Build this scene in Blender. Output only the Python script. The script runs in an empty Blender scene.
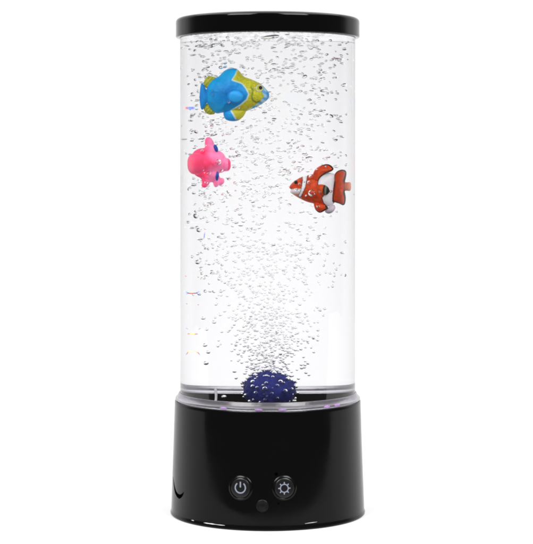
import bpy, bmesh, math, random
from mathutils import Vector, noise
random.seed(11)
sc = bpy.context.scene
COL = bpy.data.collections.new("scene"); sc.collection.children.link(COL)
MM = .001
PI = math.pi

# ---------------------------------------------------------------- helpers
def lin(c):
    return tuple((v/255/12.92) if v/255 <= .04045 else ((v/255+.055)/1.055)**2.4 for v in c)

def link(name, me, mat=None, parent=None, smooth=True):
    o = bpy.data.objects.new(name, me); COL.objects.link(o)
    if mat: me.materials.append(mat)
    if smooth:
        for p in me.polygons: p.use_smooth = True
    if parent: o.parent = parent
    return o

def from_bm(name, bm, mat, parent=None, smooth=True):
    bmesh.ops.recalc_face_normals(bm, faces=bm.faces)
    me = bpy.data.meshes.new(name); bm.to_mesh(me); bm.free()
    return link(name, me, mat, parent, smooth)

def empty(name, loc, label, cat, group=None):
    o = bpy.data.objects.new(name, None); COL.objects.link(o); o.location = loc
    o.empty_display_size = .01
    tag(o, label, cat, group); return o

def tag(o, label=None, cat=None, group=None, kind=None):
    if label: o["label"] = label
    if cat: o["category"] = cat
    if group: o["group"] = group
    if kind: o["kind"] = kind
    return o

def lathe(name, prof, mat, parent=None, n=192, closed=False, sharp=30):
    """revolve (r,z) in mm about the z axis; profile given with the solid on its left gives outward normals"""
    V, F = [], []
    m = len(prof)
    for i in range(n):
        a = 2*PI*i/n
        for r, z in prof: V.append((r*MM*math.cos(a), r*MM*math.sin(a), z*MM))
    for i in range(n):
        j = (i+1) % n
        for k in range(m if closed else m-1):
            l = (k+1) % m
            F.append((i*m+k, j*m+k, j*m+l, i*m+l))
    me = bpy.data.meshes.new(name); me.from_pydata(V, [], F); me.update()
    bm = bmesh.new(); bm.from_mesh(me)
    bmesh.ops.remove_doubles(bm, verts=bm.verts, dist=1e-7)
    bm.to_mesh(me); bm.free()
    o = link(name, me, mat, parent)
    me.set_sharp_from_angle(angle=math.radians(sharp))
    return o

def arc(cx, cz, r, a0, a1, n=6):
    return [(cx+r*math.cos(math.radians(a0+(a1-a0)*i/n)), cz+r*math.sin(math.radians(a0+(a1-a0)*i/n))) for i in range(n+1)]

# ---------------------------------------------------------------- materials
def nmat(name):
    m = bpy.data.materials.new(name); m.use_nodes = True
    nt = m.node_tree; nt.nodes.clear()
    out = nt.nodes.new("ShaderNodeOutputMaterial")
    return m, nt, out

def pmat(name, col, rough=.4, spec=.5, emis=None, estr=0, rvar=0, rscale=60, bump=0, bscale=200, cvar=0, attr=False, voro=False, sss=0):
    m, nt, out = nmat(name); N = nt.nodes; L = nt.links
    b = N.new("ShaderNodeBsdfPrincipled"); L.new(b.outputs[0], out.inputs[0])
    b.inputs["Base Color"].default_value = (*lin(col), 1)
    b.inputs["Roughness"].default_value = rough
    b.inputs["Specular IOR Level"].default_value = spec
    tc = N.new("ShaderNodeTexCoord")
    if sss:
        b.inputs["Subsurface Weight"].default_value = sss
        b.inputs["Subsurface Radius"].default_value = (1, .6, .5)
        b.inputs["Subsurface Scale"].default_value = .002
    if attr:
        a = N.new("ShaderNodeAttribute"); a.attribute_name = "Col"
        L.new(a.outputs["Color"], b.inputs["Base Color"])
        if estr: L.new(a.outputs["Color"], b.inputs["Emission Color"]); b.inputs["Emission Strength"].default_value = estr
    if cvar:
        nz = N.new("ShaderNodeTexNoise"); nz.inputs["Scale"].default_value = rscale; nz.inputs["Detail"].default_value = 5
        L.new(tc.outputs["Object"], nz.inputs["Vector"])
        mx = N.new("ShaderNodeMix"); mx.data_type = 'RGBA'
        mx.inputs[6].default_value = (*[v*(1-cvar) for v in lin(col)], 1)
        mx.inputs[7].default_value = (*[min(1, v*(1+cvar)) for v in lin(col)], 1)
        L.new(nz.outputs["Fac"], mx.inputs[0]); L.new(mx.outputs[2], b.inputs["Base Color"])
    if rvar:
        nz = N.new("ShaderNodeTexNoise"); nz.inputs["Scale"].default_value = rscale; nz.inputs["Detail"].default_value = 6
        L.new(tc.outputs["Object"], nz.inputs["Vector"])
        mr = N.new("ShaderNodeMapRange"); mr.inputs[1].default_value = .3; mr.inputs[2].default_value = .7
        mr.inputs[3].default_value = max(.02, rough-rvar); mr.inputs[4].default_value = rough+rvar
        L.new(nz.outputs["Fac"], mr.inputs[0]); L.new(mr.outputs[0], b.inputs["Roughness"])
    if bump:
        if voro:
            nz = N.new("ShaderNodeTexVoronoi"); nz.inputs["Scale"].default_value = bscale; h = nz.outputs["Distance"]
        else:
            nz = N.new("ShaderNodeTexNoise"); nz.inputs["Scale"].default_value = bscale; nz.inputs["Detail"].default_value = 4; h = nz.outputs["Fac"]
        L.new(tc.outputs["Object"], nz.inputs["Vector"])
        bp = N.new("ShaderNodeBump"); bp.inputs["Strength"].default_value = bump; bp.inputs["Distance"].default_value = .0006
        L.new(h, bp.inputs["Height"]); L.new(bp.outputs[0], b.inputs["Normal"])
    if emis:
        b.inputs["Emission Color"].default_value = (*lin(emis), 1); b.inputs["Emission Strength"].default_value = estr
    return m

def glass(name, ior, col=(1, 1, 1), rough=0, bump=0, bscale=60):
    m, nt, out = nmat(name)
    g = nt.nodes.new("ShaderNodeBsdfGlass"); g.inputs["IOR"].default_value = ior
    g.inputs["Color"].default_value = (*col, 1); g.inputs["Roughness"].default_value = rough
    nt.links.new(g.outputs[0], out.inputs[0])
    if bump:
        tc = nt.nodes.new("ShaderNodeTexCoord"); nz = nt.nodes.new("ShaderNodeTexNoise")
        nz.inputs["Scale"].default_value = bscale; nz.inputs["Detail"].default_value = 2
        bp = nt.nodes.new("ShaderNodeBump"); bp.inputs["Strength"].default_value = bump; bp.inputs["Distance"].default_value = .0004
        nt.links.new(tc.outputs["Object"], nz.inputs["Vector"]); nt.links.new(nz.outputs["Fac"], bp.inputs["Height"])
        nt.links.new(bp.outputs[0], g.inputs["Normal"])
    return m

M_base = pmat("gloss_black_plastic", (5, 5, 5), .15, .16, rvar=.07, rscale=38, bump=.02, bscale=300)
M_cap = pmat("polished_black_plastic", (2, 2, 2), .07, .2)
M_floor = pmat("black_well", (7, 7, 8), .6, .0)
M_button = pmat("button_black", (15, 15, 16), .28, .4)
M_ring = pmat("button_groove_black", (2, 2, 2), .2, .2)
M_icon = pmat("icon_print", (126, 131, 144), .5, .2)
M_sensor = pmat("sensor_window", (9, 9, 10), .35, .2)
M_matte = pmat("matte_black", (2, 2, 2), .9, .0)
M_tube = glass("clear_acrylic", 1.49, (.95, .95, .958))
M_collar = glass("clear_collar_acrylic", 1.49, (.93, .925, .94), .2, .6, 160)
def frost(m, col, fac):
    nt = m.node_tree; out = next(n for n in nt.nodes if n.type == 'OUTPUT_MATERIAL'); g = next(n for n in nt.nodes if n.type == 'BSDF_GLASS')
    d = nt.nodes.new("ShaderNodeBsdfDiffuse"); d.inputs[0].default_value = (*lin(col), 1)
    t = nt.nodes.new("ShaderNodeBsdfTranslucent"); t.inputs[0].default_value = (*lin(col), 1)
    a = nt.nodes.new("ShaderNodeMixShader"); a.inputs[0].default_value = .5
    nt.links.new(d.outputs[0], a.inputs[1]); nt.links.new(t.outputs[0], a.inputs[2])
    x = nt.nodes.new("ShaderNodeMixShader"); x.inputs[0].default_value = fac
    nt.links.new(g.outputs[0], x.inputs[1]); nt.links.new(a.outputs[0], x.inputs[2]); nt.links.new(x.outputs[0], out.inputs[0])
frost(M_collar, (228, 222, 232), .10)
M_water_side = glass("water_meets_acrylic", 1.333/1.49)
M_water_top = glass("water_surface", 1.333)
M_bubble = glass("air_in_water", 1/1.333, (.985, .985, .985))
M_hose = pmat("milky_hose", (200, 198, 205), .35, .5)
M_led = pmat("violet_led", (186, 140, 208), .5, .2, emis=(216, 130, 250), estr=.22)
M_stone = pmat("blue_mineral", (14, 24, 100), .7, .3, cvar=.6, rscale=260, bump=1, bscale=700)
M_fish = pmat("painted_vinyl", (255, 255, 255), .42, .15, attr=True, estr=.14, bump=.22, bscale=900, voro=True)  # faint emission added so the toy bodies look brighter
M_fin = pmat("painted_vinyl_smooth", (255, 255, 255), .38, .15, attr=True, estr=.14)  # fins get the same added glow as the bodies
M_pink = pmat("pink_vinyl", (255, 88, 140), .4, .25, attr=True, sss=.15, estr=.32)  # emission added to lift the pink beyond its lit colour
M_blue_eye = pmat("blue_eye_paint", (35, 75, 175), .3, .4)
M_pupil = pmat("black_eye_paint", (6, 6, 10), .2, .5)
M_table = pmat("white_sweep", (142, 142, 142), .6, .0, emis=(255, 255, 255), estr=.50, cvar=.01, rscale=8)  # uniform emission added to keep it white and weaken the contact shadow

# ---------------------------------------------------------------- optics used to size the floating toys (tube acts as a lens)
CX, HY, PXM, DIST, CAMZ = 267.7, 169.0, .5e-3, .9, .1715
RO, RI = .04375, .0412
def refr(d, n, eta):
    c = -d.dot(n); k = 1-eta*eta*(1-c*c)
    return eta*d+(eta*c-math.sqrt(k))*n
def cyl(o, d, R):
    a = d.x**2+d.y**2; b = o.x*d.x+o.y*d.y; c = o.x**2+o.y**2-R*R
    t = (-b-math.sqrt(b*b-a*c))/a
    return o+t*d
def in_water(px, py, y):
    d = Vector(((px-CX)*PXM, DIST, (HY-py)*PXM)).normalized(); o = Vector((0, -DIST, CAMZ))
    p = cyl(o, d, RO); d = refr(d, Vector((p.x, p.y, 0))/RO, 1/1.49)
    q = cyl(p, d, RI); d = refr(d, Vector((q.x, q.y, 0))/RI, 1.49/1.333)
    return q+d*((y-q.y)/d.y)

# ---------------------------------------------------------------- the lamp
lamp = empty("bubble_lamp", (0, 0, 0), "tall clear cylinder bubble lamp with glossy black cap and black base", "lamp")

def base_r(z):  # mm
    t = min(1, max(0, (z-2.5)/(54.5-2.5)))
    return 48.15+(46.45-48.15)*t
prof = [(0, .8), (46.5, .8), (47.0, .05), (48.2, .05), (48.55, .4), (48.6, .9), (48.4, 1.5), (48.2, 2.0), (48.15, 2.5), (48.10, 3.6)]
prof += [(base_r(z), z) for z in (8, 14, 20, 26, 32, 38, 44, 50, 54.5)]
prof += arc(45.8, 55.75, .65, 10, 90, 6)
prof += [(44.4, 56.4), (43.95, 56.4), (43.95, 55.4), (0, 55.4)]
base = lathe("base", prof, M_base, lamp, n=256, sharp=50)

lathe("tube_well", [(0, 56.0), (41.15, 56.0), (41.15, 55.3), (0, 55.3)], M_floor, base)

# clear tube: outer skin, rims, inner skin only above the water line
WZ = 236.9
tube = lathe("tube", [(41.2, WZ), (41.2, 241.5), (43.75, 241.5), (43.75, 55.6), (41.2, 55.6)][::-1], M_tube, lamp, n=256)
# water column (its side is the boundary between water and acrylic)
side = lathe("water", [(41.2, 55.6), (41.2, WZ)], M_water_side, lamp, n=256)
me = side.data
bm = bmesh.new(); bm.from_mesh(me)
me.materials.append(M_water_top)
nr, na = 40, 256
rim = sorted([v for v in bm.verts if v.co.z > .2], key=lambda v: math.atan2(v.co.y, v.co.x) % (2*PI))
def wave(x, y):
    r = math.hypot(x, y)/RI
    k = max(0, 1-r**6)
    return k*(.00075*noise.noise(Vector((x*75, y*75, 3)))+.00045*noise.noise(Vector((x*190, y*190, 8))))
rings = [rim]
for i in range(nr-1, 0, -1):
    rr = RI*i/nr
    rings.append([bm.verts.new((rr*math.cos(2*PI*j/na), rr*math.sin(2*PI*j/na), WZ*MM+wave(rr*math.cos(2*PI*j/na), rr*math.sin(2*PI*j/na)))) for j in range(na)])
c = bm.verts.new((0, 0, WZ*MM+wave(0, 0)))
for a, b in zip(rings, rings[1:]):
    for j in range(na):
        f = bm.faces.new((a[j], a[(j+1) % na], b[(j+1) % na], b[j])); f.material_index = 1; f.smooth = True
for j in range(na):
    f = bm.faces.new((rings[-1][j], rings[-1][(j+1) % na], c)); f.material_index = 1; f.smooth = True
bm.normal_update(); bm.to_mesh(me); bm.free()
me.set_sharp_from_angle(angle=math.radians(40))

# clear collar round the foot of the tube
cp = [(43.87, 56.5), (45.6, 56.5)]+arc(45.2, 57.2, .95, -20, 55, 5)+[(44.9, 58.7), (44.6, 59.6), (44.25, 60.2), (43.87, 60.3)]
collar = lathe("collar", cp, M_collar, lamp, n=256, closed=True, sharp=40)
def led(az):
    bm = bmesh.new(); bmesh.ops.create_uvsphere(bm, u_segments=16, v_segments=10, radius=1)
    for v in bm.verts:
        v.co = Vector((v.co.x*2.0, v.co.y*.3, v.co.z*.15))*MM
    o = from_bm("led", bm, M_led, collar)
    a = math.radians(az); o.location = (44.6*MM*math.sin(a), -44.6*MM*math.cos(a), .0571); o.rotation_euler = (0, 0, a)
for az in (-28, -5.5, 9, 39, 48): led(az)

# cap
cap_prof = [(0, 241.8), (43.9, 241.8), (43.9, 237.0), (45.5, 237.0), (45.8, 237.25), (45.9, 237.6), (45.9, 238.0), (45.9, 241.0), (45.9, 243.6), (45.9, 244.3)]
cap_prof += arc(43.9, 244.6, 2.0, 4, 62, 10)+arc(43.2, 243.2, 3.55, 64, 90, 5)+[(40.0, 246.8), (0, 246.9)]
cap = lathe("cap", cap_prof, M_cap, lamp, n=256, sharp=40)

# buttons and marks on the front of the base
def on_base(px, py):
    d = Vector(((px-CX)*PXM, DIST, (HY-py)*PXM)).normalized(); o = Vector((0, -DIST, CAMZ)); t = .84
    for _ in range(400):
        p = o+t*d
        g = math.hypot(p.x, p.y)-base_r(p.z*1000)*MM
        if g < 2e-6: break
        t += g*.5
    p = o+t*d
    n = Vector((p.x, p.y, 0)).normalized(); n = (n+Vector((0, 0, .042))).normalized()
    u = Vector((0, 0, 1)).cross(n).normalized(); v = n.cross(u)
    return p, u, v, n
K = .475  # mm per photo pixel at the base front
def disc(name, px, py, prof, mat, parent, n=64):
    p, u, v, w = on_base(px, py); V = []; F = []; m = len(prof)
    for i in range(n):
        a = 2*PI*i/n
        for r, h in prof: V.append(p+(u*math.cos(a)+v*math.sin(a))*r*MM+w*h*MM)
    for i in range(n):
        j = (i+1) % n
        for k in range(m-1): F.append((i*m+k, j*m+k, j*m+k+1, i*m+k+1))
    me = bpy.data.meshes.new(name); me.from_pydata(V, [], F)
    bm = bmesh.new(); bm.from_mesh(me); bmesh.ops.remove_doubles(bm, verts=bm.verts, dist=1e-7); bmesh.ops.recalc_face_normals(bm, faces=bm.faces); bm.to_mesh(me); bm.free()
    o = link(name, me, mat, parent); me.set_sharp_from_angle(angle=math.radians(38)); return o
def flat(name, px, py, polys, h, mat, parent):
    """polys: lists of quads in photo pixels around the centre, extruded a hair"""
    p, u, v, w = on_base(px, py); bm = bmesh.new()
    for q in polys:
        top = [bm.verts.new(p+(u*x+v*y)*K*MM+w*h*MM) for x, y in q]
        bot = [bm.verts.new(p+(u*x+v*y)*K*MM+w*(h-.12)*MM) for x, y in q]
        bm.faces.new(top); k = len(q)
        for i in range(k): bm.faces.new((bot[i], bot[(i+1) % k], top[(i+1) % k], top[i]))
    return from_bm(name, bm, mat, parent, smooth=False)
def arc_quads(r0, r1, a0, a1, n):
    out = []
    for i in range(n):
        a, b = [math.radians(a0+(a1-a0)*t/n) for t in (i, i+1)]
        out.append([(r0*math.cos(a), r0*math.sin(a)), (r1*math.cos(a), r1*math.sin(a)), (r1*math.cos(b), r1*math.sin(b)), (r0*math.cos(b), r0*math.sin(b))])
    return out
ring_prof = [(5.0, -.9), (5.0, .30), (5.15, .36), (5.5, .22), (5.8, .05), (5.95, -.1), (6.0, -.9)]
btn_prof = [(0, .62), (4.1, .60), (4.45, .52), (4.65, .36), (4.72, -.5)]
for nm, px in (("power_button", 240.7), ("light_button", 284.4)):
    b = disc(nm, px, 488, btn_prof, M_button, lamp)
    disc("button_ring", px, 488, ring_prof, M_ring, b)
    if nm == "power_button":
        q = arc_quads(4.6, 5.9, 128, 412, 40)+[[(-.7, .3), (.7, .3), (.7, 5.9), (-.7, 5.9)]]
        flat("power_symbol", px, 487.6, q, .66, M_icon, b)
    else:
        q = arc_quads(3.45, 4.45, 0, 360, 40)
        for k in range(8):
            a = math.radians(90+45*k); ca, sa = math.cos(a), math.sin(a)
            q.append([(4.35*ca-s*sa, 4.35*sa+s*ca) if e == 0 else (6.2*ca-s*sa*.8, 6.2*sa+s*ca*.8) for e, s in ((0, -.62), (1, -.62), (1, .62), (0, .62))])
        flat("sun_symbol", px-.3, 488.2, q, .66, M_icon, b)
disc("sensor_window", 262.3, 506, [(0, .34), (.9, .30), (1.5, .22), (1.7, .12), (2.0, .12), (2.2, .24), (2.55, .30), (2.75, .24), (2.9, .10), (2.95, -.4)], M_sensor, lamp)
for px, py, r in ((276.2, 474.2, .85), (278.5, 503.5, .45)):
    disc("speck", px, py, [(0, .3*r), (.5*r, .25*r), (.85*r, .12*r), (r, -.1)], M_matte, base, n=20)
# dark hooked mark low on the left of the base
def base_curve(name, pts, parent, mat, lift=0):
    P = [on_base(165+x/6.66, 470+y/6.66) for x, y, r in pts]; V = []; F = []; m = 8
    for i, ((p, u, v, w), (x, y, r)) in enumerate(zip(P, pts)):
        t = (P[min(i+1, len(P)-1)][0]-P[max(i-1, 0)][0]).normalized(); s = w.cross(t).normalized()
        for k in range(m):
            a = 2*PI*k/m; V.append(p+s*math.cos(a)*r*MM+w*(math.sin(a)*r*.35+lift)*MM)
    for i in range(len(P)-1):
        for k in range(m): F.append((i*m+k, i*m+(k+1) % m, (i+1)*m+(k+1) % m, (i+1)*m+k))
    me = bpy.data.meshes.new(name); me.from_pydata(V, [], F); return link(name, me, mat, parent)
base_curve("hook_mark", [(54, 45, .12), (56, 65, .3), (60, 95, .5), (65, 125, .7), (72, 150, .9), (82, 168, 1.05), (95, 178, 1.1), (107, 174, .9), (117, 163, .6), (125, 148, .2)], base, M_matte)

M_rim_glint = pmat("rim_glint_paint", (205, 205, 205), .4, .4)  # pale strips painted along the base lip in place of its highlights
base_curve("painted_rim_glint", [(262, 351, .05), (280, 354, .22), (300, 357, .18), (318, 359.5, .26), (334, 361.5, .12), (350, 364, .1), (376, 367, .16), (402, 369, .04)], base, M_rim_glint, .42)
base_curve("painted_rim_glint", [(180, 334, .05), (190, 336, .2), (198, 338, .05)], base, M_rim_glint, .42)
base_curve("painted_rim_glint", [(930, 357, .04), (955, 353, .1), (985, 349, .12), (1010, 345, .03)], base, M_rim_glint, .42)

# thin hose standing on the floor of the tube, left of the stone
def tube_path(name, pts, rad, mat, parent, m=12):
    V = []; F = []
    for i, p in enumerate(pts):
        t = (pts[min(i+1, len(pts)-1)]-pts[max(i-1, 0)]).normalized()
        a = t.cross(Vector((0, 1, 0))).normalized(); b = t.cross(a); r = rad(i/(len(pts)-1)) if callable(rad) else rad
        for k in range(m):
            g = 2*PI*k/m; V.append(p+(a*math.cos(g)+b*math.sin(g))*r)
    for i in range(len(pts)-1):
        for k in range(m): F.append((i*m+k, i*m+(k+1) % m, (i+1)*m+(k+1) % m, (i+1)*m+k))
    F.append(tuple(range(m))[::-1]); F.append(tuple(range((len(pts)-1)*m, len(pts)*m)))
    me = bpy.data.meshes.new(name); me.from_pydata(V, [], F); return link(name, me, mat, parent)
def bez(p0, p1, p2, n=14):
    return [p0*(1-t)**2+p1*2*t*(1-t)+p2*t*t for t in [i/n for i in range(n+1)]]
h0 = in_water(214.5, 401, -.02); h0.z = .0559
h1 = h0+Vector((.0016, .002, .0045)); h2 = h0+Vector((.0009, .0035, .0082))
tube_path("air_hose", bez(h0, h1, h2), .0006, M_hose, lamp)

# rainbow glints: split light painted as thin glowing strips on the left tube wall
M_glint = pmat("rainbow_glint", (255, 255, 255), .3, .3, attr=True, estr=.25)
def on_tube(px, py):
    d = Vector(((px-CX)*PXM, DIST, (HY-py)*PXM)).normalized()
    p = cyl(Vector((0, -DIST, CAMZ)), d, RO); return p*1.0+Vector((p.x, p.y, 0)).normalized()*.00006
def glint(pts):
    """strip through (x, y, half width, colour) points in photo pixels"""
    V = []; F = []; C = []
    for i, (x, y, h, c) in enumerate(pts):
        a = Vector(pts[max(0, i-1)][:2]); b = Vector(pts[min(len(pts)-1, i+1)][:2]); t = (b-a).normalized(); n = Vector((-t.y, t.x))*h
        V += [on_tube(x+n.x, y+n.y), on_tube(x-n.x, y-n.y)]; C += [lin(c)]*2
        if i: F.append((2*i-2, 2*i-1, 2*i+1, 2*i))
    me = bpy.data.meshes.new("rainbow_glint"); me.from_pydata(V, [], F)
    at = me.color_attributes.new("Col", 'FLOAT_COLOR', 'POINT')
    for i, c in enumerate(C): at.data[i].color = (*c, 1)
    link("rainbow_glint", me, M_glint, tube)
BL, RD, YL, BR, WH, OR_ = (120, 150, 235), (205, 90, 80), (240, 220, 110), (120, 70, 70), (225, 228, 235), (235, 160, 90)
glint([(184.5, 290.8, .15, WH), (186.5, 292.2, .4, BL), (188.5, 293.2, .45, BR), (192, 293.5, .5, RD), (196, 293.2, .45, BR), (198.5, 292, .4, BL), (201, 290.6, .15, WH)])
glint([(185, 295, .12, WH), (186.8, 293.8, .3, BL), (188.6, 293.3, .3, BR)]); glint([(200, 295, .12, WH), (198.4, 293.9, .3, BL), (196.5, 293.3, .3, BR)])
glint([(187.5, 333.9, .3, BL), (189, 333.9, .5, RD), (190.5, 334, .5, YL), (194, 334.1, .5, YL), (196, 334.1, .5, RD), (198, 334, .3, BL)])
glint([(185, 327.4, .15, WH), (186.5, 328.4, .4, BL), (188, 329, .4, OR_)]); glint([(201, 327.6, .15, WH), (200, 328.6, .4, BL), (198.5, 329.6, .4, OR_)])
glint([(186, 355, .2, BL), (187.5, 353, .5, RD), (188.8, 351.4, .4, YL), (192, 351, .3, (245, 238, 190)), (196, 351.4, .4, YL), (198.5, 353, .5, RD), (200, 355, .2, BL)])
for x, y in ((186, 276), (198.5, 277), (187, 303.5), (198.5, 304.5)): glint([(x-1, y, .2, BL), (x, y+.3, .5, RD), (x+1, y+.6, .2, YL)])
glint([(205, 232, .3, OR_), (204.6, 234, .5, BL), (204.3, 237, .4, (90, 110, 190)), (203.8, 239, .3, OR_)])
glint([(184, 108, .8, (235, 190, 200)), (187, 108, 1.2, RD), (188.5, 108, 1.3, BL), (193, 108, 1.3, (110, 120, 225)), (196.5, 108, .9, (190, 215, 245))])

# ---------------------------------------------------------------- air stone
S0 = Vector((.0007, -.004, .0625)); SR = .0099; SZ = .95
bm = bmesh.new(); bmesh.ops.create_icosphere(bm, subdivisions=5, radius=SR)
for v in bm.verts:
    n = v.co.normalized()
    v.co *= 1+.035*noise.noise(n*2.2)+.035*noise.noise(n*7)+.02*noise.noise(n*19)
    v.co.z *= SZ
stone = from_bm("air_stone", bm, M_stone); stone.location = S0
tag(stone, "dark blue rough round air stone at the bottom of the water", "air stone")

# ---------------------------------------------------------------- inflated toy shapes
def smooth_outline(pts, n=144):
    out = []; m = len(pts); L = []
    dense = []
    for i in range(m):
        p0, p1, p2, p3 = [Vector(pts[(i+k) % m]) for k in (-1, 0, 1, 2)]
        for s in range(12):
            t = s/12
            dense.append(.5*((2*p1)+(-p0+p2)*t+(2*p0-5*p1+4*p2-p3)*t*t+(-p0+3*p1-3*p2+p3)*t**3))
    d = [0]
    for i in range(len(dense)): d.append(d[-1]+(dense[(i+1) % len(dense)]-dense[i]).length)
    k = 0
    for i in range(n):
        s = d[-1]*i/n
        while d[k+1] < s: k += 1
        t = (s-d[k])/max(1e-9, d[k+1]-d[k])
        out.append(dense[k].lerp(dense[(k+1) % len(dense)], t))
    return out
def seg_d(p, a, b):
    ab = b-a; t = max(0, min(1, (p-a).dot(ab)/max(1e-9, ab.dot(ab)))); return (p-a-ab*t).length
def poly_sd(p, poly):
    d = 1e9; ins = False; n = len(poly)
    for i in range(n):
        a, b = poly[i], poly[(i+1) % n]; d = min(d, seg_d(p, a, b))
        if (a.y > p.y) != (b.y > p.y) and p.x < (b.x-a.x)*(p.y-a.y)/(b.y-a.y)+a.x: ins = not ins
    return -d if ins else d
def line_d(p, pts):
    return min(seg_d(p, a, b) for a, b in zip(pts, pts[1:]))
def mix(a, b, t):
    t = max(0, min(1, t)); return tuple(a[i]*(1-t)+b[i]*t for i in range(3))

class Toy:
    """shapes drawn in enlarged side-view units; sx, sz turn a unit into metres"""
    def __init__(s, root, c, sx, sz): s.root, s.c, s.sx, s.sz = root, c, sx, sz
    def puff(s, name, pts, centre, T, col, mat, y=0, K=30, power=.55, tilt=(0, 0), parent=None, n=144):
        O = smooth_outline(pts, n); C = Vector(centre); V = []; F = []; cols = []
        def put(p, yy):
            yy += y+tilt[0]*(p.x-C.x)*s.sx+tilt[1]*(p.y-C.y)*s.sz
            V.append(((p.x-s.c[0])*s.sx, yy, -(p.y-s.c[1])*s.sz)); cols.append(lin(col(p)))
        ks = [math.sin(PI/2*k/K) for k in range(K+1)]
        put(C, -T)
        for k in range(1, K):
            for p in O: put(C.lerp(p, ks[k]), -T*(1-ks[k]**2)**power)
        for p in O: put(p, 0)
        for k in range(K-1, 0, -1):
            for p in O: put(C.lerp(p, ks[k]), T*(1-ks[k]**2)**power)
        put(C, T); R = 2*K-1
        for i in range(n):
            j = (i+1) % n
            F.append((0, 1+j, 1+i))
            for r in range(R-1): F.append((1+r*n+i, 1+r*n+j, 1+(r+1)*n+j, 1+(r+1)*n+i))
            F.append((1+(R-1)*n+i, 1+(R-1)*n+j, 1+R*n))
        me = bpy.data.meshes.new(name); me.from_pydata(V, [], F)
        at = me.color_attributes.new("Col", 'FLOAT_COLOR', 'POINT')
        for i, cc in enumerate(cols): at.data[i].color = (*cc, 1)
        bm = bmesh.new(); bm.from_mesh(me); bmesh.ops.recalc_face_normals(bm, faces=bm.faces); bm.to_mesh(me); bm.free()
        return link(name, me, mat, parent or s.root)
    def eye(s, name, x, y, rx, ry, yy, mat, parent, depth=.0006, rot=0):
        bm = bmesh.new(); bmesh.ops.create_uvsphere(bm, u_segments=24, v_segments=16, radius=1)
        for v in bm.verts:
            a, b = v.co.x*rx*s.sx, v.co.z*ry*s.sz
            a, b = a*math.cos(rot)-b*math.sin(rot), a*math.sin(rot)+b*math.cos(rot)
            v.co = Vector(((x-s.c[0])*s.sx+a, yy+v.co.y*depth, -(y-s.c[1])*s.sz+b))
        return from_bm(name, bm, mat, parent)

def scales_for(px, py, y, unit, w=26):
    a, b = in_water(px-w, py, y), in_water(px+w, py, y)
    c, d = in_water(px, py-15, y), in_water(px, py+15, y)
    return in_water(px, py, y), (b.x-a.x)/(2*w)/unit, (c.z-d.z)/30/unit

VV = lambda L: [Vector(p) for p in L]
# ---- blue and yellow fish (units: crop at 190,60 enlarged 5.92)
loc, sx, sz = scales_for(188.4+260/5.92, 60+210/5.92, -.021, 5.92, 30)
bf = empty("toy_fish", loc, "blue toy fish with yellow band behind its face, near the cap", "toy fish", "toy animals floating in the tube")
T1 = Toy(bf, (260, 210), sx, sz)
YB = VV([(297, 40), (335, 75), (380, 100), (440, 120), (415, 150), (400, 172), (402, 186), (426, 192), (436, 215), (416, 246), (378, 275), (345, 298), (322, 340), (290, 345), (262, 315), (250, 300), (300, 270), (338, 238), (350, 205), (335, 172), (312, 142), (252, 120), (272, 92)])
GILL = VV([(362, 165), (374, 185), (366, 215), (372, 240), (392, 252), (415, 246)])
GILL2 = VV([(350, 150), (384, 190)])
def c_blue(p):
    d = math.hypot((p.x-235)/150, (p.y-200)/110)
    col = mix((0, 112, 186), (20, 160, 220), d*1.1-.15)
    n = noise.noise(Vector((p.x/16, p.y/16, 0)))*.5+.5
    col = mix(col, (70, 175, 235), max(0, n-.55)*.8)
    sd = poly_sd(p, YB)
    if p.x > 400 or (p.x > 380 and sd > 0 and p.x > 300 and p.y > 100):
        fr = math.sin((p.y*1.1-p.x*.55)/6.5)
        snout = mix((168, 205, 224), (92, 165, 208), (fr+.25)*1.4)
        if p.x > 448: snout = mix(snout, (40, 130, 205), (p.x-448)/12)
        if sd > 0: col = snout if p.x > 385 else col
    if sd < 0:
        g = noise.noise(Vector((p.x/9, p.y/9, 5)))*.5+.5
        col = mix((162, 168, 28), (220, 208, 58), g*1.2-.1)
        gd = line_d(p, GILL)
        if gd < 7: col = mix((96, 110, 40), col, gd/7)
        if sd > -5 and p.x < 360: col = mix((205, 220, 205), col, -sd/5-.1)
    elif sd < 7 and p.x < 372: col = mix((205, 222, 215), col, (sd-3)/4)
    e = math.hypot(p.x-411, p.y-168)
    if e < 26: col = mix((190, 186, 60), (225, 230, 205), (e-15)/3) if e < 21 else mix((110, 120, 60), col, (e-21)/5)
    return col
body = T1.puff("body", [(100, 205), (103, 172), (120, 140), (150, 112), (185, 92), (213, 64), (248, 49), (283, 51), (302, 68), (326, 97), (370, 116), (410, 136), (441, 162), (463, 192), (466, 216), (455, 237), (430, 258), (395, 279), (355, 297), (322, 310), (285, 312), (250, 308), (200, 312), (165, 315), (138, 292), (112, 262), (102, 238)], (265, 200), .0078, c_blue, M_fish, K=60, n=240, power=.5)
def c_light(p): return mix((20, 132, 212), (52, 172, 232), (p.x-55)/60*.6+.2*noise.noise(Vector((p.x/10, p.y/10, 2))))
T1.puff("tail_fin", [(62, 146), (73, 136), (86, 148), (100, 172), (122, 192), (126, 212), (122, 236), (100, 258), (85, 283), (72, 293), (60, 276), (53, 215)], (90, 214), .0018, c_light, M_fin)
def c_yel(p): return mix((150, 160, 48), (196, 192, 66), .5+.5*math.sin((p.x+p.y)/4))
T1.puff("rear_fin", [(86, 146), (93, 112), (118, 95), (148, 97), (160, 108), (120, 160), (104, 165)], (118, 125), .0016, c_yel, M_fin, y=.001)
T1.puff("rear_fin", [(84, 284), (92, 264), (114, 258), (140, 290), (158, 316), (125, 322), (98, 308)], (115, 290), .0016, c_yel, M_fin, y=.001)
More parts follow.
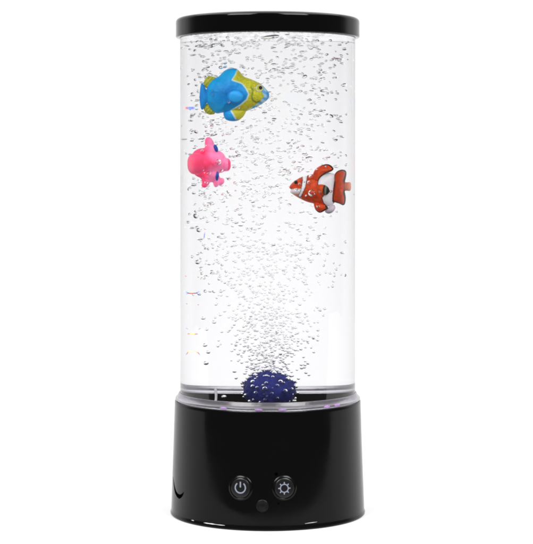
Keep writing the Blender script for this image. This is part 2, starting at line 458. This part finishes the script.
def c_pel(p):
    sd = (p.x-252)*.86-(p.y-315)*.5
    return mix((30, 150, 222), mix((205, 222, 215), (196, 190, 52), (sd-6)/6), (sd+3)/4) if p.y < 352 else mix((30, 150, 222), (160, 200, 205), (p.x-270)/30)
T1.puff("pelvic_fin", [(206, 320), (216, 303), (250, 285), (300, 282), (335, 296), (330, 322), (312, 345), (288, 360), (250, 362), (218, 350)], (265, 322), .0030, c_pel, M_fin, y=-.0012)
def c_pec(p):
    e = math.hypot((p.x-272)/52, (p.y-218)/41); return mix((40, 158, 226), (14, 120, 200), (e-.7)/.3)
T1.puff("pectoral_fin", [(220, 212), (232, 188), (262, 177), (296, 184), (320, 208), (324, 222), (305, 246), (275, 259), (244, 254), (224, 236)], (272, 218), .0016, c_pec, M_fin, y=-.0076)
ey = T1.eye("eye", 418, 166, 11, 11, -.0044, M_pupil, bf, .0012)
def c_wh(p): return (235, 238, 228)

# ---- orange clownfish (units: crop at 285,155 enlarged 7.107)
loc, sx, sz = scales_for(286.3+250/7.107, 155+240/7.107, -.0125, 7.107, 23)
cf = empty("toy_fish", loc, "orange and white toy fish with black edged fins, by right wall", "toy fish", "toy animals floating in the tube")
T2 = Toy(cf, (250, 240), sx, sz)
BAND = VV([(128, 146), (160, 140), (158, 180), (152, 225), (136, 262), (118, 296), (104, 292), (124, 250), (130, 215), (134, 180)])
MID = VV([(246, 150), (262, 118), (372, 110), (356, 150), (348, 200), (340, 260), (334, 330), (352, 370), (330, 415), (292, 415), (304, 378), (276, 340), (268, 305), (285, 280), (268, 240), (240, 205)])
def c_clown(p):
    n = noise.noise(Vector((p.x/22, p.y/22, 1)))
    col = mix((205, 69, 19), (184, 54, 16), .5+n)
    b = poly_sd(p, BAND)
    if b < 0: col = mix((222, 218, 220), (246, 243, 243), -b/8)
    elif b < 6: col = mix((52, 22, 18), col, (b-2.5)/3.5)
    m = poly_sd(p, MID)
    if m < 0: col = mix((226, 220, 226), (244, 240, 243), -m/20)
    elif m < 7: col = mix((40, 18, 14), col, (m-3.5)/3.5)
    if p.x < 125 and b > 3:
        f = (p.y-236)+(p.x-45)*.02
        if f > 0: col = mix(col, (222, 216, 216), f/6)
        if p.x < 62 and abs(p.y-230) < 12: col = (200, 50, 20)
        if p.y > 268 and b > 3: col = mix(col, (198, 110, 92), (p.y-268)/14)
    return col
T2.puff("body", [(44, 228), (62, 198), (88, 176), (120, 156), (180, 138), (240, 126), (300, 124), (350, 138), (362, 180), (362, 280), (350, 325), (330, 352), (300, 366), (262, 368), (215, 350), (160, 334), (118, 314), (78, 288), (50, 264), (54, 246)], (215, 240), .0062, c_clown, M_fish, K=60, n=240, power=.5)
def edged(pts, w=9):
    O = smooth_outline(pts, 60)
    def f(p):
        d = -poly_sd(p, O)
        n = noise.noise(Vector((p.x/20, p.y/20, 4)))
        return mix((28, 16, 12), mix((208, 70, 20), (186, 56, 16), .5+n), (d-w*.6)/(w*.5))
    return f
def edged_part(pts, side, w=9):
    f0 = edged(pts, w)
    def f(p):
        c = f0(p)
        return c if side(p) else mix((207, 70, 20), (188, 56, 16), .5+noise.noise(Vector((p.x/20, p.y/20, 4))))
    return f
dp = [(200, 150), (206, 116), (226, 90), (260, 70), (296, 64), (326, 76), (344, 98), (328, 116), (292, 130), (258, 156), (236, 192), (214, 186)]
T2.puff("dorsal_fin", dp, (255, 112), .0030, edged_part(dp, lambda p: p.x > 255 or (p.x > 228 and p.y > 128)), M_fin, y=-.0028, tilt=(0, -.25))
tp = [(346, 150), (362, 120), (400, 104), (440, 108), (454, 126), (446, 160), (438, 186), (446, 214), (446, 238), (436, 262), (446, 304), (440, 344), (420, 358), (384, 346), (346, 334), (334, 312), (346, 250), (350, 200)]
T2.puff("tail_fin", tp, (394, 232), .0030, edged(tp, 9), M_fin, y=-.0012)
T2.puff("tail_tip", [(410, 192), (450, 194), (498, 194), (514, 222), (498, 254), (450, 254), (410, 256)], (455, 225), .0022, lambda p: mix((212, 86, 28), (236, 134, 96), (p.x-455)/45), M_fin, y=-.0004)
vp = [(204, 346), (222, 336), (262, 346), (303, 372), (282, 394), (245, 410), (216, 388)]
T2.puff("pelvic_fin", vp, (245, 372), .0026, edged_part(vp, lambda p: p.y > 372 or p.x > 285), M_fin, y=-.003)
wp = [(276, 400), (300, 372), (330, 352), (352, 366), (346, 392), (322, 412), (296, 416)]
T2.puff("anal_fin", wp, (318, 388), .0020, lambda p: mix((214, 200, 210), (150, 140, 158), (p.y-398)/16), M_fin, y=-.001)
pp = [(228, 226), (250, 208), (285, 212), (312, 230), (322, 256), (308, 278), (288, 286), (262, 276), (238, 258)]
def c_pectoral(p):
    return mix((200, 72, 20), mix((22, 20, 18), (120, 126, 108), 1-abs(p.x-296+(p.y-250)*.1)/13), (p.x-274-abs(p.y-248)*.15)/6)
T2.puff("pectoral_fin", pp, (272, 246), .0022, c_pectoral, M_fin, y=-.0056)
T2.eye("eye", 88, 192, 12, 13, -.0036, M_pupil, cf, .0011)

# ---- pink octopus (units: crop at 180,130 enlarged 8.367)
loc, sx, sz = scales_for(178.2+245/8.367, 130+275/8.367, -.0115, 8.367, 20)
oc = empty("toy_octopus", loc, "pink toy octopus with blue eyes lying sideways by left wall", "toy octopus", "toy animals floating in the tube")
T3 = Toy(oc, (245, 275), sx, sz)
bm = bmesh.new()
def blob(x, y, rx, ry, yy, d, rot=0, sq=1):
    r = bmesh.ops.create_icosphere(bm, subdivisions=4, radius=1)
    for v in r['verts']:
        a, b, e = v.co.x, v.co.z, v.co.y
        if sq != 1: a = math.copysign(abs(a)**sq, a); b = math.copysign(abs(b)**sq, b)
        a, b = a*rx*sx, b*ry*sz
        a, b = a*math.cos(rot)-b*math.sin(rot), a*math.sin(rot)+b*math.cos(rot)
        v.co = Vector(((x-245)*sx+a, yy+e*d, -(y-275)*sz+b))
blob(145, 282, 86, 90, -.001, .0062, 0, .82)          # mantle
blob(215, 280, 70, 74, -.0005, .0064)
blob(275, 270, 78, 104, .001, .0052)                  # face
blob(318, 266, 68, 96, .0012, .0046); blob(345, 285, 44, 74, .0012, .0040); blob(268, 398, 74, 40, .0014, .0032)
blob(275, 170, 50, 60, .001, .0036, .25)
blob(285, 370, 48, 62, .001, .0038, -.2)
blob(180, 185, 60, 26, .002, .0030, .45)
blob(262, 118, 36, 44, .0008, .0026); blob(256, 92, 29, 34, .0008, .0022)     # upper arm
blob(195, 375, 60, 24, .002, .003, -.35)
blob(234, 430, 30, 44, .001, .0026, .1); blob(222, 462, 24, 22, .0004, .0022)   # lower arms
blob(314, 440, 22, 40, .0012, .0022, -.1); blob(350, 432, 24, 34, .0024, .002, -.35)
blob(308, 268, 44, 40, -.0040, .0026)                 # brow bump
blob(380, 290, 36, 56, .0002, .0036, 0, .8)                 # siphon
me = bpy.data.meshes.new("octo_raw"); bm.to_mesh(me); bm.free()
tmp = bpy.data.objects.new("octo_raw", me); COL.objects.link(tmp)
md = tmp.modifiers.new("r", 'REMESH'); md.mode = 'VOXEL'; md.voxel_size = .00028
ms = tmp.modifiers.new("s", 'SMOOTH'); ms.iterations = 9; ms.factor = .5
dg = bpy.context.evaluated_depsgraph_get(); me2 = bpy.data.meshes.new_from_object(tmp.evaluated_get(dg))
bpy.data.objects.remove(tmp); me2.name = "body"
at = me2.color_attributes.new("Col", 'FLOAT_COLOR', 'POINT')
for i, v in enumerate(me2.vertices):
    x, y = v.co.x/sx+245, -v.co.z/sz+275
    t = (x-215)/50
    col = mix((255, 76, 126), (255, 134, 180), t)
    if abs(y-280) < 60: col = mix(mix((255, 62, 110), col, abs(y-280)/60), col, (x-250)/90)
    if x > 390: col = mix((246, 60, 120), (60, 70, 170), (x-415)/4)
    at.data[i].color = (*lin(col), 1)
for m_ in list(me2.materials): pass
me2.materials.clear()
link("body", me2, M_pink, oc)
def surf_y(x, y):
    X, Z = (x-245)*sx, -(y-275)*sz
    return min((v.co.y for v in me2.vertices if abs(v.co.x-X) < .0006 and abs(v.co.z-Z) < .0006), default=-.003)
T3.eye("eye", 303, 153, 15, 33, surf_y(303, 153)+.0001, M_blue_eye, oc, .0006, .3)
T3.eye("eye", 313, 385, 13, 40, surf_y(313, 385)+.0001, M_blue_eye, oc, .0006, -.06)

# ---------------------------------------------------------------- bubbles
G_STONE = ("air bubble clinging to the rough blue air stone", "bubbles clinging to the air stone")
G_PLUME = ("small round air bubble in the dense plume rising above the blue stone", "bubbles in the plume above the air stone")
G_TOP = ("flattened air bubble drifting in the upper half of the tube around the toys", "bubbles drifting in the upper water")
G_SURF = ("air bubble gathered right under the water surface below the black cap", "bubbles gathered under the water surface")
B = []   # (pos, r, flat, rot, group)
TOYS = [(bf.location, (.0185, .0105, .0135)), (cf.location, (.0150, .0095, .0140)), (oc.location, (.0145, .0095, .0145))]
g = random.gauss; U = random.uniform
def clear(p, r):
    if math.hypot(p.x, p.y) > RI-r-.0004 or p.x > .0318-.4*p.y or (p.x < -.0318+.4*p.y and (r > .0006 or U(0, 1) < .4)): return False
    if Vector((p.x-S0.x, p.y-S0.y, (p.z-S0.z)/SZ)).length < SR*1.06+r: return False
    for c, e in TOYS:
        d = p-c
        if d.y < 0: d.y *= .5
        if (d.x/(e[0]+r))**2+(d.y/(e[1]+r))**2+(d.z/(e[2]+r))**2 < 1: return False
    return p.z+r < WZ*MM-.0009
cells = {}
def add(p, r, flat, grp, tilt=.45, force=False):
    if not force and not clear(p, r): return False
    k = (int(p.x//.003), int(p.y//.003), int(p.z//.003))
    for i in (-1, 0, 1):
        for j in (-1, 0, 1):
            for l in (-1, 0, 1):
                for q, rr in cells.get((k[0]+i, k[1]+j, k[2]+l), ()):
                    if (q-p).length < r+rr: return False
    cells.setdefault(k, []).append((p, r))
    B.append((p, r, flat, (random.gauss(0, tilt*.6), random.gauss(0, tilt), random.uniform(0, PI)), grp)); return True
n = 0
while n < 70:     # on the stone
    a, e = U(0, 2*PI), math.asin(U(-.55, 1))
    d = Vector((math.cos(a)*math.cos(e), math.sin(a)*math.cos(e), math.sin(e)))
    r = U(.0004, .0011)**1.0
    if d.y > .35 and U(0, 1) < .8: continue
    d.z *= SZ; n += add(S0+d*(SR*1.03+r*.8), r, U(.9, 1), G_STONE, 0, True)
def plume(z0, z1, cnt, rr, grp, sp):
    n = t = 0
    while n < cnt and t < cnt*40:
        t += 1
        z = z0+(z1-z0)*U(0, 1); s = sp(z)
        x, y = g(.0008, s*.62), g(-.002, s*.62)
        n += add(Vector((x, y, z)), U(*rr), U(.7, 1), grp, .4)
plume(.068, .100, 560, (.00045, .0008), G_PLUME, lambda z: .0085+(z-.07)*.16)
plume(.098, .135, 470, (.00045, .0008), G_PLUME, lambda z: .0125+(z-.098)*.25)
n = t = 0
while n < 210 and t < 12000:
    t += 1
    z = U(.130, .165); s = .023
    p = Vector((g(-.003, s*.75), g(-.004, s*.75), z))
    if p.x > .026: continue
    n += add(p, U(.0005, .0009), U(.45, .75), G_TOP if z > .15 else G_PLUME, .35)
n = t = 0
while n < 820 and t < 40000:
    t += 1
    z = .158+(.232-.158)*U(0, 1)**.9
    p = Vector((U(-.041, .041), U(-.041, .041), z))
    keep = .95-.5*max(0, p.x/.041)
    if U(0, 1) > keep: continue
    n += add(p, U(.00045, .0009) if U(0, 1) < .92 else U(.0009, .0011), U(.36, .72), G_TOP, .33)
n = t = 0
while n < 70 and t < 6000:      # slower ones that have strayed to the left wall
    t += 1
    n += add(Vector((U(-.031, -.010), U(-.028, .012), U(.108, .160))), U(.0005, .0009), U(.36, .65), ("flattened air bubble that strayed from the plume toward the left wall", "bubbles straying beside the plume"), .33)
n = t = 0
while n < 120 and t < 9000:
    t += 1
    p = Vector((U(-.041, .041), U(-.041, .041), WZ*MM-U(.0018, .0036)))
    n += add(p, U(.0004, .0009), U(.35, .7), G_SURF, .3)
B.append((Vector((.0012, -.024, WZ*MM-.0016)), .0034, .30, (.05, -.12, 0), ("large flattened air bubble under the middle of the cap", None)))
for px, py, y, r in ((224, 397, -.022, .0011), (205, 345, -.01, .0011), (208, 352, -.01, .0010), (206, 363, -.012, .0012), (214, 322, -.01, .0010), (203, 318, .0, .001), (221, 291, -.012, .0010), (198, 262, -.01, .0014), (199, 230, -.014, .0013), (196, 216, -.016, .0015), (314, 352, -.01, .0007), (318, 330, -.012, .0008), (320, 310, -.01, .0009)):
    p = in_water(px, py, y); add(p, r, .75, G_PLUME if py > 240 else G_TOP, .2)
# bubbles stuck to the toys
def on_toy(T, x, y, yy, r):
    p = Vector(T.root.location)+Vector(((x-T.c[0])*T.sx, yy-r*.7, -(y-T.c[1])*T.sz))
    B.append((p, r, .95, (0, 0, 0), ("air bubble stuck to the flank of a floating toy", "bubbles stuck to the floating toys")))
for a in ((200, 268, -.0066, .0017), (190, 152, -.0056, .0009), (180, 194, -.0062, .0009), (258, 260, -.0080, .0006), (232, 104, -.0060, .0005), (240, 362, -.0060, .0007), (330, 258, -.0045, .0007), (115, 205, -.0050, .0006)): on_toy(T2, *a)
for a in ((228, 249, -.0082, .0008), (130, 182, -.0052, .0006), (132, 205, -.0052, .0006), (355, 190, -.0072, .0005), (378, 172, -.0066, .0005), (290, 285, -.0072, .0005)): on_toy(T1, *a)
for a in ((308, 268, -.0066, .0014), (185, 332, -.0062, .0007), (238, 358, -.0052, .0010), (184, 172, -.0040, .0009), (232, 130, -.0025, .0007), (228, 436, -.002, .0009)): on_toy(T3, *a)

ico = bmesh.new(); bmesh.ops.create_icosphere(ico, subdivisions=3, radius=1)
bub = bpy.data.meshes.new("air_bubble"); ico.to_mesh(bub)
for p in bub.polygons: p.use_smooth = True
bub.materials.append(M_bubble)
from mathutils import Euler, Matrix
def xf(b):
    p, r, fl, rot, _ = b
    return Matrix.Translation(p) @ Euler(rot).to_matrix().to_4x4() @ Matrix.Diagonal((r*fl**-.33, r*fl**-.33, r*fl**.66, 1))
cam_p = Vector((0, -DIST, CAMZ))
B.sort(key=lambda b: -b[1]*b[2]**.2/((b[0]-cam_p).length*(1+8*max(0, b[0].y))))
first = None
for i, b in enumerate(B[:298]):
    if first is None:
        o = bpy.data.objects.new("air_bubble", bub); first = o
    else:
        o = first.copy()
    COL.objects.link(o); o.matrix_world = xf(b)
    tag(o, b[4][0], "bubble", b[4][1])
V = []; F = []
src_v = [v.co.copy() for v in bub.vertices]; src_f = [tuple(p.vertices) for p in bub.polygons]
for b in B[298:]:
    m = xf(b); k = len(V)
    V += [m @ v for v in src_v]; F += [tuple(k+i for i in f) for f in src_f]
me = bpy.data.meshes.new("fine_bubbles"); me.from_pydata(V, [], F)
fb = link("fine_bubbles", me, M_bubble)
tag(fb, "haze of the finest air bubbles scattered through the water column", "bubbles", None, "stuff")

# ---------------------------------------------------------------- white sweep
V = []; F = []; prof = [(-.098, 0), (-.06, 0), (0, 0), (.15, 0), (.3, 0), (.42, 0)]
prof += [(.42+.28*math.sin(a), .28-.28*math.cos(a)) for a in [PI/2*i/16 for i in range(1, 17)]]
prof += [(.70, .5), (.70, .8), (.70, 1.0)]
xs = [-1.3+2.6*i/26 for i in range(27)]
for y, z in prof:
    k = 1-.22*min(1, max(0, (y-.3)/.3))**.7
    for x in xs: V.append((x*k*(.84 if x < 0 else 1), y, z))
w = len(xs)
for i in range(len(prof)-1):
    for j in range(w-1): F.append((i*w+j, i*w+j+1, (i+1)*w+j+1, (i+1)*w+j))
me = bpy.data.meshes.new("ground"); me.from_pydata(V, [], F)
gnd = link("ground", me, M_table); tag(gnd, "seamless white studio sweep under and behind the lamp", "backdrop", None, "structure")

# ---------------------------------------------------------------- light
def area(name, loc, target, sxx, syy, L):
    l = bpy.data.lights.new(name, 'AREA'); l.shape = 'RECTANGLE'; l.size = sxx; l.size_y = syy
    l.energy = L*PI*sxx*syy
    o = bpy.data.objects.new(name, l); COL.objects.link(o); o.location = loc
    o.rotation_euler = (Vector(target)-Vector(loc)).to_track_quat('-Z', 'Y').to_euler(); return o
area("top_softbox", (0, .15, 1.35), (0, .15, 0), 2.2, 1.6, 3.2)
area("front_softbox", (-.75, -.95, 1.25), (0, .1, .12), .8, .8, 14.0)
area("front_softbox", (.75, -.95, 1.25), (0, .1, .12), .8, .8, 14.0)

wd = bpy.data.worlds.new("World"); sc.world = wd; wd.use_nodes = True
nt = wd.node_tree; N = nt.nodes; Lk = nt.links; N.clear()
out = N.new("ShaderNodeOutputWorld"); bg = N.new("ShaderNodeBackground"); Lk.new(bg.outputs[0], out.inputs[0])
tc = N.new("ShaderNodeTexCoord"); sp = N.new("ShaderNodeSeparateXYZ"); Lk.new(tc.outputs["Generated"], sp.inputs[0])
cr = N.new("ShaderNodeValToRGB"); e = cr.color_ramp
mr = N.new("ShaderNodeMapRange"); mr.inputs[1].default_value = -1; mr.inputs[2].default_value = 1
Lk.new(sp.outputs["Y"], mr.inputs[0]); Lk.new(mr.outputs[0], cr.inputs[0])
e.elements[0].position = 0; e.elements[0].color = (.22, .22, .222, 1)
e.elements[1].position = 1; e.elements[1].color = (1.1, 1.1, 1.11, 1)
for p, v in ((.5, .20), (.60, .18), (.67, .36), (.74, .92), (.80, 1.08)):
    x = e.elements.new(p); x.color = (v, v, v*1.01, 1)
Lk.new(cr.outputs[0], bg.inputs[0]); bg.inputs[1].default_value = 1

# ---------------------------------------------------------------- camera
cd = bpy.data.cameras.new("camera"); cam = bpy.data.objects.new("camera", cd); COL.objects.link(cam)
cam.location = cam_p; cam.rotation_euler = (PI/2, 0, 0)
cd.sensor_fit = 'HORIZONTAL'; cd.sensor_width = 36; cd.lens = 36*DIST/(533*PXM)
cd.shift_x = -(CX-266.5)/533; cd.shift_y = -(272-HY)/533
cd.clip_start = .02; cd.clip_end = 50
sc.camera = cam

sc.render.engine = 'CYCLES'
cy = sc.cycles
cy.max_bounces = 32; cy.transmission_bounces = 32; cy.glossy_bounces = 12; cy.diffuse_bounces = 4; cy.transparent_max_bounces = 16
cy.caustics_reflective = True; cy.caustics_refractive = True; cy.blur_glossy = .3
cy.pixel_filter_type = 'BLACKMAN_HARRIS'; cy.filter_width = 2.1; cy.sample_clamp_indirect = 6; cy.use_denoising = True
try: cy.denoiser = 'OPENIMAGEDENOISE'
except Exception: pass
sc.view_settings.view_transform = 'Standard'; sc.view_settings.look = 'None'; sc.view_settings.exposure = 0; sc.view_settings.gamma = 1
